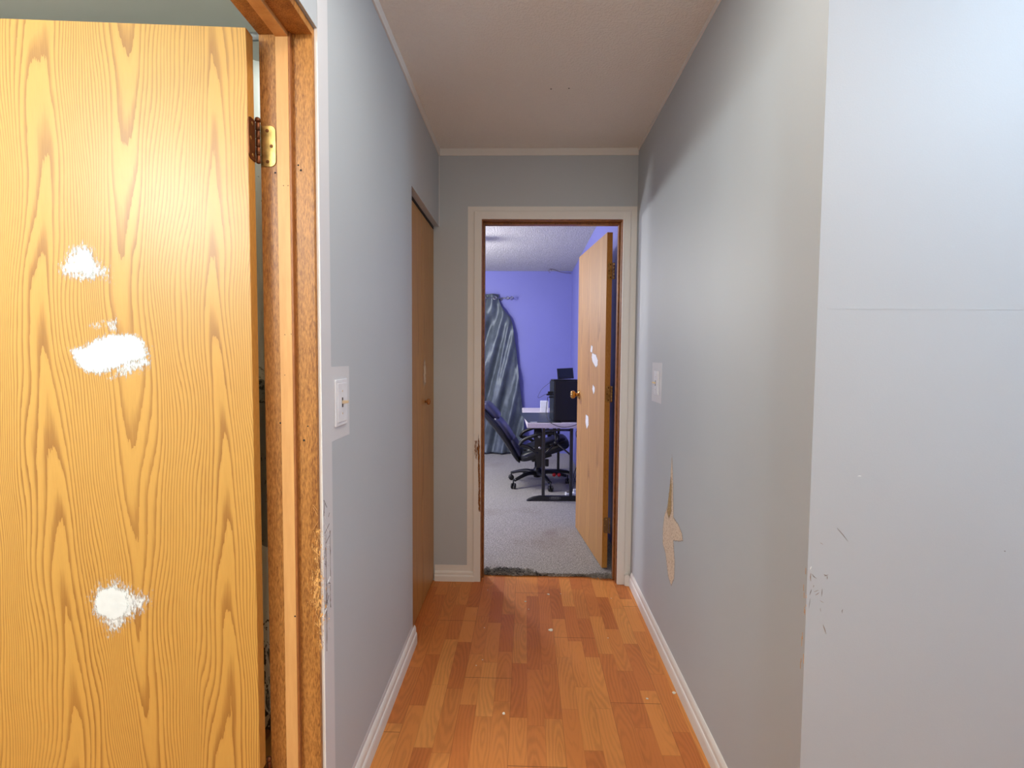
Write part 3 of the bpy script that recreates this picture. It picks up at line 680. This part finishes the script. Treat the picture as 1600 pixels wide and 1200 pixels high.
# frayed fibres along the torn carpet edge
def fray(name, count, mat, x0, x1, spread, r0, parent, ymin=0.0, lm=.035):
    bm = bmesh.new()
    for k in range(count):
        t = random.random(); x = x0+(x1-x0)*t
        if mnoise.noise(Vector((x*28, 0, 7))) < (-.05 if mat is M['fibre_dark'] else -.6): continue
        y = 3.018-ymin+random.uniform(-.012, spread)
        a = random.uniform(0, 2*PI); L = random.uniform(.3*lm, lm); h = random.uniform(.002, .012)
        p0 = Vector((x, y, random.uniform(.001, .011))); p1 = p0+Vector((math.cos(a)*L*.5, math.sin(a)*L*.3, h)); p2 = p0+Vector((math.cos(a+.6)*L, math.sin(a+.6)*L*.5, random.uniform(-.002, .006)))
        p2.z = max(.001, p2.z); tube(bm, [p0, p1, p2], r0, 4, cap=False)
    o = link(name, bm, mat, parent); o['kind'] = 'stuff'; return o
fray('frayed_fibre', 1000, M['fibre_dark'], -.235, -.02, .070, .0008, cp)
fray('frayed_fibre', 260, M['fibre_dark'], -.06, .08, .020, .0008, cp, 0, .02)
fray('frayed_fibre', 900, M['fibre'], -.235, .06, .060, .0009, cp, .006)
fray('frayed_fibre', 260, M['fibre_dark'], 0.0, .50, -.006, .0006, cp, .001, .014)
fray('frayed_fibre', 600, M['fibre'], .0, .52, .004, .0008, cp, .004, .016)
fray('frayed_fibre', 260, M['fibre'], .40, .525, .05, .0009, cp, .03)
boxo('backing_strip', (-.236, 3.0085, .0003), (.522, 3.03, .0035), M['fibre_dark'], cp)

bm = bmesh.new(); box(bm, (XR-.010+.0, YB, 0), (XR+.12, BY1+.1, BH+.05)); tag(link('wall_bedroom_right', bm, M['purple']), 'purple bedroom wall behind the open door', 'wall', None, 'structure')
tag(boxo('wall_bedroom_back', (BX0, BY1, 0), (XR-.010, BY1+.1, BH+.05), M['purple']), 'purple far wall of the bedroom', 'wall', None, 'structure')
tag(boxo('wall_bedroom_left', (BX0-.1, YE, 0), (BX0, BY1+.1, BH+.05), M['purple']), 'purple bedroom wall out of sight on the left', 'wall', None, 'structure')
bm = bmesh.new(); box(bm, (BX0, YB+.0001, 0), (OX0-.0001, YB+.006, BH)); box(bm, (OX1, YB+.0001, 0), (XR-.010, YB+.006, BH)); box(bm, (OX0, YB+.0001, OZ), (OX1, YB+.006, BH)); box(bm, (BX0, YE, 0), (XL-.14, YB, BH))
tag(link('wall_bedroom_front', bm, M['purple']), 'purple bedroom face of the doorway wall', 'wall', None, 'structure')
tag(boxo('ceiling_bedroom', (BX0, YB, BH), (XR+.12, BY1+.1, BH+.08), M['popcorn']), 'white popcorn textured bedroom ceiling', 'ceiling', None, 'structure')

# ceiling cable
r_ = at(861, 418, 2, BH); bm = bmesh.new()
pts = spline([(.30, 6.70, BH-.004), (.36, 6.72, BH-.012), (.44, 6.78, BH-.030), (.52, 6.83, BH-.034), (.585, 6.88, BH-.03)], 8)
tube(bm, pts, .0035, 6); o = link('ceiling_wire', bm, M['scratch2'], None, True); tag(o, 'thin grey wire running along the bedroom ceiling into the corner', 'wire')
bm = bmesh.new(); c = Vector((.302, 6.70, BH-.030)); tube(bm, [c+Vector((math.cos(t)*.018, 0, math.sin(t)*.022)) for t in [2*PI*q/14 for q in range(12)]], .003, 6); link('hook', bm, M['scratch2'], o, True)

# ceiling fan (source of the bedroom light and of the soft shadow on the ceiling)
fan = empty('ceiling_fan', (-1.15, 4.9, BH)); tag(fan, 'white ceiling fan with lamp, out of frame to the left in the bedroom', 'ceiling fan')
bm = bmesh.new(); lathe(bm, [(0, .07), (.03, .065), (.05, .02), (.14, .018), (.15, .10), (.20, .11), (.24, .10), (.26, .05)], (0, 0, 0), (0, 0, -1), 28); link('motor_housing', bm, M['white'], fan, True)
for k in range(4):
    a = .17+k*PI/2; d = Vector((math.cos(a), math.sin(a), 0)); s = Vector((-d.y, d.x, .12)); bm = bmesh.new()
    poly = [d*.10-s*.03, d*.24-s*.065, d*.52-s*.07, d*.56-s*.04, d*.56+s*.04, d*.52+s*.07, d*.24+s*.065, d*.10+s*.03]
    extrude_poly(bm, [p+Vector((0, 0, -.215)) for p in poly], (0, 0, .008)); link('blade', bm, M['white'], fan)

# ------------------------------------------------------------------ bedroom curtain and rod
def interp(tab, z):
    for (z0, a), (z1, b) in zip(tab, tab[1:]):
        if z0 >= z >= z1: t = (z0-z)/(z0-z1); t = t*t*(3-2*t) if 0 else t; return a+(b-a)*t
    return tab[-1][1] if z < tab[-1][0] else tab[0][1]
cur = empty('window_curtain', (-1.0, 6.82, 0)); tag(cur, 'grey satin eyelet curtain hanging to the floor on the purple wall', 'curtain')
EDGE = [(2.14, -.375), (2.06, -.365), (1.98, -.335), (1.90, -.27), (1.84, -.215), (1.76, -.185), (1.6, -.160), (1.4, -.128), (.95, -.082), (.6, -.035), (.35, -.012), (.03, -.03)]
bm = bmesh.new(); nx, nz = 260, 110; V = []
for j in range(nz+1):
    z = .03+2.11*j/nz; ed = interp(EDGE, z); row = []
    for i in range(nx+1):
        s = i/nx; xl_ = -1.25; x = xl_+(ed-xl_)*s; h = z/2.14
        top = max(0, min(1, (z-1.75)/.35)); low = 1-top
        y = top*.032*math.sin((x+1.25)*2*PI/.14+.4)
        q = (x+.375) + (z-1.2)*-.26                    # long soft folds leaning with the cloth
        y += low*(.034*math.sin(q*2*PI/.24+1.2+1.1*math.sin(z*1.7))+.007*math.sin(q*2*PI/.10+z*3.2)+.014*math.sin(x*19-z*9))
        # the pinched fold that runs from the bulge down to the left
        dd = (x+.215) - (z-1.80)*.22; y += -.045*math.exp(-(dd/.035)**2)*max(0, min(1, (1.86-z)/.15))*max(0, min(1, (z-.6)/.8))
        y += .008*mnoise.noise(Vector((x*14, z*8, 0)))
        if z < .15: y -= (.15-z)*.25
        if s > .97: y += (s-.97)*.5
        row.append(bm.verts.new((x+1.0, y-.015, z)))
    V.append(row)
for j in range(nz):
    for i in range(nx): bm.faces.new((V[j][i], V[j][i+1], V[j+1][i+1], V[j+1][i]))
o = link('fabric', bm, M['satin'], cur, True); so = o.modifiers.new('solid', 'SOLIDIFY'); so.thickness = .003
for k in range(6):
    x = -.415-k*.14; bm = bmesh.new(); c = Vector((x+1.0, -.015-.038, 2.083))
    tube(bm, [c+Vector((math.cos(t)*.020, .002*math.sin(t), math.sin(t)*.020)) for t in [2*PI*q/18 for q in range(19)]], .004, 7, cap=False); link('eyelet', bm, M['steel'], cur, True)
rod = empty('curtain_rod', (-1.0, 6.78, 2.083)); tag(rod, 'grey metal curtain rod with twisted cage finial', 'curtain rod')
bm = bmesh.new(); tube(bm, [(-1.2, 0, 0), (.715, 0, 0)], .008, 12); link('rod', bm, M['steel'], rod, True)
bm = bmesh.new(); lathe(bm, [(0, .009), (.004, .014), (.012, .014), (.016, .008)], (.70, 0, 0), (1, 0, 0), 16)
lathe(bm, [(0, .007), (.012, .006), (.02, .012), (.03, .006)], (.745, 0, 0), (1, 0, 0), 16)
for k in range(5):
    pts = []
    for q in range(15):
        t = q/14; a = 2*PI*k/5+t*2.4; rr = .022*math.sin(PI*t)**.8; pts.append((.725+t*.055, math.cos(a)*rr, math.sin(a)*rr))
    tube(bm, pts, .0028, 6)
    pts = [(.782+q/10*.05, math.cos(2*PI*k/5+q*.25)*.026*math.sin(PI*min(1, q/10*.92+.08))*.9, math.sin(2*PI*k/5+q*.25)*.026*math.sin(PI*min(1, q/10*.92+.08))*.9) for q in range(11)]
    tube(bm, pts, .0028, 6)
link('finial', bm, M['steel'], rod, True)
bm = bmesh.new(); tube(bm, [(.66, .0, 0), (.66, .10, 0)], .006, 8); lathe(bm, [(0, .022), (.006, .022)], (.66, .118, 0), (0, -1, 0), 16); link('bracket', bm, M['steel'], rod, True)

# ------------------------------------------------------------------ folding table
tb = empty('folding_table', (.015, 4.483, 0), (0, 0, math.radians(2.3))); tag(tb, 'white topped folding table with dark metal legs against the purple wall', 'table')
TW, TL, TZ = .565, 1.37, .73
bm = bmesh.new(); box(bm, (0, 0, TZ-.046), (TW, TL, TZ), .008, 3); link('tabletop', bm, M['tabletop'], tb)
for y, nm in ((.10, 'near'), (1.21, 'far')):
    for x in (.155, .405):
        bm = bmesh.new(); box(bm, (x-.014, y-.014, .045), (x+.014, y+.014, TZ-.046), .004, 2); link('leg', bm, M['blackmetal'], tb)
    bm = bmesh.new()
    prof = [(0, 0), (.035, 0), (.06, .012), (.50, .012), (.525, 0), (.56, 0), (.55, .012), (.50, .034), (.43, .044), (.12, .044), (.06, .034), (.012, .014)]
    extrude_poly(bm, [(a+.005, y-.02, b+.011) for a, b in prof], (0, .04, 0), .004, 2); ft = link('foot_bar', bm, M['black'], tb)
    if y < .5:
        cu = bpy.data.curves.new('lettering', 'FONT'); cu.body = 'COSCO'; cu.size = .021; cu.extrude = .0004; cu.align_x = 'CENTER'; cu.align_y = 'CENTER'
        to = bpy.data.objects.new('lettering', cu); COL.objects.link(to); to.parent = ft; to.location = (.262, y-.0208, .040); to.rotation_euler = (PI/2, 0, 0); cu.materials.append(M['silver'])
        dg = bpy.context.evaluated_depsgraph_get(); me_ = bpy.data.meshes.new_from_object(to.evaluated_get(dg)); t2 = bpy.data.objects.new('lettering', me_); COL.objects.link(t2)
        t2.parent = ft; t2.location = to.location.copy(); t2.rotation_euler = to.rotation_euler.copy(); bpy.data.objects.remove(to)
        bm = bmesh.new(); tube(bm, [(.262+math.cos(t)*.052, y-.0205, .040+math.sin(t)*.012) for t in [2*PI*q/30 for q in range(31)]], .0007, 5, cap=False); link('oval_outline', bm, M['silver'], ft)
    # crossbar and folding brace
    bm = bmesh.new(); tube(bm, [(.141, y, TZ-.075), (.419, y, TZ-.075)], .010, 10); link('crossbar', bm, M['blackmetal'], tb, True)
    s = 1 if y < .5 else -1
    bm = bmesh.new(); tube(bm, [(.28, y+.24*s, TZ-.05), (.275, y+.10*s, .525)], .009, 8); tube(bm, [(.275, y+.10*s, .525), (.405, y+.006*s, .425)], .008, 8); tube(bm, [(.275, y+.10*s, .525), (.155, y+.006*s, .425)], .008, 8)
    lathe(bm, [(0, .017), (.03, .017)], (.275, y+.10*s-.02, .525), (0, 1, 0), 14)
    link('folding_brace', bm, M['steel'] if 0 else M['blackmetal'], tb, True)

# desk mat
c = empty('desk_mat', (0, 0, 0)); bm = bmesh.new()
MT = [(-.062, 5.30), (.30, 5.33), (.32, 4.52), (.022, 4.498)]
extrude_poly(bm, [(x, y, TZ+.0005) for x, y in MT], (0, 0, .003), .001, 1)
bpy.data.objects.remove(c); o = link('desk_mat', bm, M['mat']); tag(o, 'large dark grey desk mat lying on the white folding table', 'desk mat')
bm = bmesh.new(); extrude_poly(bm, [(.040, 4.512, TZ+.0036), (.105, 4.517, TZ+.0036), (.100, 4.54, TZ+.0036), (.045, 4.535, TZ+.0036)], (0, 0, .0006)); link('label_tag', bm, M['white'], o)['label'] = 'small white tag'

# computer tower
pc = empty('computer_tower', (.257, 4.556, TZ+.0036), (0, 0, math.radians(9.0))); tag(pc, 'black computer tower standing on the folding table behind the door knob', 'computer')
bm = bmesh.new(); box(bm, (0, 0, .006), (.33, .19, .362), .004, 2); link('case', bm, M['case'], pc)
bm = bmesh.new(); box(bm, (-.006, .006, .008), (0.001, .184, .360), .002, 2); link('back_panel', bm, M['casefront'], pc)
bm = bmesh.new(); box(bm, (.004, -.0015, .016), (.326, .0, .352), .0006, 1); link('side_panel', bm, M['case'], pc)
for x, y in ((.02, .02), (.30, .02), (.02, .17), (.30, .17)):
    bm = bmesh.new(); lathe(bm, [(0, .012), (.006, .012)], (x, y, 0), (0, 0, 1), 12); link('foot', bm, M['black'], pc)
for k, (y, z, L) in enumerate(((.05, .262, .045), (.06, .240, .055), (.05, .218, .035), (.12, .25, .03))):
    bm = bmesh.new(); box(bm, (-.006-L, y-.008, z-.007), (-.005, y+.008, z+.007), .002, 2); link('plug', bm, M['black'], pc)

# small portable screen on the tower
ps = empty('portable_screen', (.25, 4.60, TZ+.3662), (0, 0, math.radians(9))); tag(ps, 'small dark flip up screen propped open on top of the computer tower', 'portable screen')
bm = bmesh.new(); box(bm, (0.0, .0, 0), (.24, .13, .012), .003, 2); link('base', bm, M['black'], ps)
bm = bmesh.new(); mt = Matrix.Translation((.065, .118, .012)) @ Matrix.Rotation(math.radians(-14), 4, 'X') @ Matrix.Rotation(math.radians(-3), 4, 'Y')
box(bm, (0, 0, 0), (.152, .008, .100), .002, 2); bm.transform(mt); sc = link('lid', bm, M['black'], ps)
bm = bmesh.new(); box(bm, (.008, -.0012, .010), (.144, .0, .092)); bm.transform(mt); link('display', bm, M['screen'], sc)

# white box behind the tower
wb = empty('white_box', (.155, 5.36, TZ)); tag(wb, 'small white upright box at the far end of the table behind the tower', 'box')
bm = bmesh.new(); box(bm, (0, 0, .0005), (.085, .085, .115), .004, 2); link('body', bm, M['white'], wb)
bm = bmesh.new(); box(bm, (.003, .003, .1145), (.082, .082, .120), .002, 2); link('lid', bm, M['white'], wb)

# cables
def cable(name, pts, r, mat, label, n=8):
    bm = bmesh.new(); tube(bm, spline(pts, n), r, 6); return tag(link(name, bm, mat, None, True), label, 'cable')
cable('cable', [(.236, 4.60, 1.092), (.20, 4.60, 1.07), (.145, 4.62, 1.02), (.112, 4.62, .955), (.125, 4.62, .945), (.18, 4.62, .975), (.212, 4.615, .965)], .0018, M['black'], 'thin black cable looping out from the top of the computer tower')
cable('cable', [(.20, 4.62, .95), (.190, 4.60, .88), (.185, 4.58, .80), (.21, 4.50, .744), (.27, 4.470, .712), (.33, 4.465, .700), (.41, 4.466, .710), (.50, 4.47, .745), (.56, 4.50, .742)], .0028, M['black'], 'black cable drooping over the near edge of the table')
cable('cable', [(.54, 4.47, .74), (.49, 4.462, .70), (.445, 4.475, .655), (.47, 4.54, .56), (.50, 4.58, .50), (.47, 4.62, .40), (.50, 4.66, .34), (.47, 4.72, .2), (.44, 4.74, .06)], .003, M['black'], 'black cable hanging from the table edge down to the power strip')
cable('cable', [(.55, 4.70, .675), (.555, 4.72, .50), (.50, 4.78, .32), (.46, 4.80, .18), (.53, 4.80, .07), (.49, 4.80, .05)], .0035, M['black'], 'second black cable hanging close to the purple wall')
cable('cable', [(.55, 4.95, .675), (.575, 4.95, .42), (.52, 4.92, .22), (.56, 4.88, .11), (.52, 4.785, .078)], .003, M['white'], 'white cable hanging down to the power strip')

# power strip
st = empty('power_strip', (.385, 4.73, .0115), (0, 0, math.radians(8))); tag(st, 'white power strip with plugs on the carpet under the table', 'power strip')
bm = bmesh.new(); box(bm, (0, 0, 0), (.20, .055, .032), .006, 3); link('housing', bm, M['white'], st)
for k in range(3):
    bm = bmesh.new(); box(bm, (.075+k*.045, .012, .031), (.105+k*.045, .044, .062), .004, 2); link('plug', bm, M['white'] if k != 1 else M['black'], st)
bm = bmesh.new(); box(bm, (.012, .016, .0315), (.034, .038, .038), .002, 2); link('rocker_switch', bm, M['slot'], st)

# ------------------------------------------------------------------ office chair
CX, CYc = .125, 5.20
ch = empty('office_chair', (CX, CYc, .0115)); tag(ch, 'black leather executive office chair leaning back beside the folding table', 'chair')
def chp(name, bm, mat, parent=None, smooth=True, tilt=None):
    return link(name, bm, mat, parent or ch, smooth)
for k in range(5):
    a = math.radians(5+72*k); d = Vector((math.cos(a), math.sin(a), 0))
    bm = bmesh.new(); tube(bm, spline([d*.02+Vector((0, 0, .115)), d*.12+Vector((0, 0, .125)), d*.22+Vector((0, 0, .105)), d*.30+Vector((0, 0, .082))], 6), [.030-.0006*q for q in range(19)], 12, 1.0, .72)
    leg = chp('base_leg', bm, M['black'])
    if k == 0:
        for x in (.172, .222):
            bc = bmesh.new(); lathe(bc, [(0, .014), (.010, .019), (.020, .018), (.026, .008)], (x, -.010, .102), (0, -1, 0), 16); o = chp('cap', bc, M['red'], leg); o['label'] = 'small round red cap'
    s = Vector((-d.y, d.x, 0)).normalized(); rot = random.uniform(0, 6.28); t = Vector((math.cos(rot), math.sin(rot), 0)); s2 = Vector((-t.y, t.x, 0))
    bm = bmesh.new(); c = d*.315+Vector((0, 0, .028))
    for sg in (-1, 1): lathe(bm, [(0, .012), (.003, .026), (.014, .028), (.019, .022), (.020, .005)], c+s2*.004*sg, s2*sg, 20)
    tube(bm, [c+Vector((0, 0, .0)), c+Vector((0, 0, .062))], .007, 8)
    caster = chp('caster', bm, M['black'], leg)
bm = bmesh.new(); lathe(bm, [(0, .036), (.07, .040), (.09, .034), (.10, .026), (.20, .026)], (0, 0, .075), (0, 0, 1), 20); chp('gas_column', bm, M['black'])
# tilt frame: everything above leans back; work in the chair's x-z plane (x forward), relative to the base centre
def P(x, z): return (x-CX, z-.0115)
# seat cushion
th = math.radians(17.5); sc0 = P(.185, .385)
ms = Matrix.Translation((sc0[0], 0, sc0[1])) @ Matrix.Rotation(-th, 4, 'Y')
bm = bmesh.new(); superel(bm, ms, .262, .255, .052, .42, 40, 18); seat = chp('seat', bm, M['leather'])
bm = bmesh.new(); superel(bm, ms @ Matrix.Translation((.02, 0, .042)), .225, .20, .030, .5, 36, 14); chp('seat_cushion', bm, M['leather'], seat)
bm = bmesh.new(); tube(bm, [ms @ Vector((.262*(abs(math.cos(t))**.45)*math.copysign(1, math.cos(t)), .257*(abs(math.sin(t))**.45)*math.copysign(1, math.sin(t)), .0)) for t in [2*PI*q/48+.01 for q in range(49)]], .005, 6, cap=False); chp('piping', bm, M['leather_panel'] if 0 else M['leather'], seat)
bm = bmesh.new(); mm = Matrix.Translation((P(.16, .30)[0], 0, P(.16, .30)[1])) @ Matrix.Rotation(-th, 4, 'Y'); box(bm, (-.10, -.09, -.02), (.11, .09, .025), .01, 2); bm.transform(mm); box(bm, (.075, -.16, .215), (.11, -.12, .285), .006, 2); chp('tilt_mechanism', bm, M['black'], None, False)
# backrest
b0 = Vector((P(-.035, .28)[0], 0, P(-.035, .28)[1])); b1 = Vector((P(-.445, .83)[0], 0, P(-.445, .83)[1])); L = (b1-b0).length; up_ = (b1-b0).normalized(); fr_ = Vector((up_.z, 0, -up_.x))
def back_slab(off0, off1, half, thick, t0, t1, name, mat, parent=None, bulge=.02, n=22, m=26):
    """padded slab along the backrest between parameters t0..t1"""
    bm = bmesh.new(); rings = []
    for i in range(n+1):
        t = i/n; tt = t0+(t1-t0)*t; endr = (1-abs(2*t-1)**4)**.5 if 0 < t < 1 else 0.0
        c = b0+up_*(L*tt)+fr_*(off0+(off1-off0)*t+.03*math.sin(PI*tt)-.012)
        hw = half*(.86+.14*math.sin(PI*(.15+.75*tt)))*(.80+.20*endr); hd = thick*(.25+.75*endr)
        ring = []
        for k in range(m):
            a = 2*PI*k/m; cx_ = math.copysign(abs(math.cos(a))**.5, math.cos(a)); sn_ = math.copysign(abs(math.sin(a))**.6, math.sin(a))
            ring.append(bm.verts.new(c+Vector((0, cx_*hw, 0))+fr_*(sn_*hd)))
        rings.append(ring)
    for a, b in zip(rings, rings[1:]):
        for k in range(m): bm.faces.new((a[k], a[(k+1) % m], b[(k+1) % m], b[k]))
    bm.faces.new(rings[0][::-1]); bm.faces.new(rings[-1])
    return chp(name, bm, mat, parent)
bk = back_slab(-.012, -.012, .245, .036, 0, 1, 'backrest', M['leather'])
back_slab(.026, .026, .215, .034, .04, .36, 'lumbar_pad', M['leather_panel'], bk)
back_slab(.026, .026, .215, .032, .30, .74, 'back_pad', M['leather_panel'], bk)
back_slab(.040, .044, .185, .046, .68, 1.0, 'head_pad', M['leather_panel'], bk)
# arms
for sy in (-1, 1):
    Y = sy*.275
    pts = [P(-.06, .455), P(-.02, .505), P(.07, .545), P(.18, .575), P(.27, .575), P(.315, .545), P(.30, .50), P(.24, .46)]
    bm = bmesh.new(); tube(bm, spline([(x, Y, z) for x, z in pts], 7), [.020 if q < 50*.85 else .016 for q in range(50)], 12, 1.25, .85); arm = chp('armrest', bm, M['black'])
    bm = bmesh.new(); tube(bm, spline([(*P(-.055, .455), 0)[:1]+(Y,)+(P(-.055, .455)[1],), (P(.03, .44)[0], Y, P(.03, .44)[1]), (P(.12, .38)[0], Y, P(.12, .38)[1])], 6), .016, 10); chp('arm_strut', bm, M['black'], arm)
    bm = bmesh.new(); y0 = Y-.012*1
    poly = [P(.095, .62-.03), P(.175, .60-.03), P(.185, .45), P(.185, .33), P(.17, .24), P(.115, .24), P(.10, .33), P(.09, .45)]
    extrude_poly(bm, [(x, y0, z) for x, z in poly], (0, .024, 0), .006, 2); ap = chp('arm_support', bm, M['black'], arm, False)
    for (x, z) in (P(.135, .545), P(.142, .435)):
        bm = bmesh.new(); lathe(bm, [(0, .014), (.003, .013), (.004, .004)], (x, Y+sy*.012, z), (0, sy, 0), 18); o = chp('bolt', bm, M['steel'], arm)
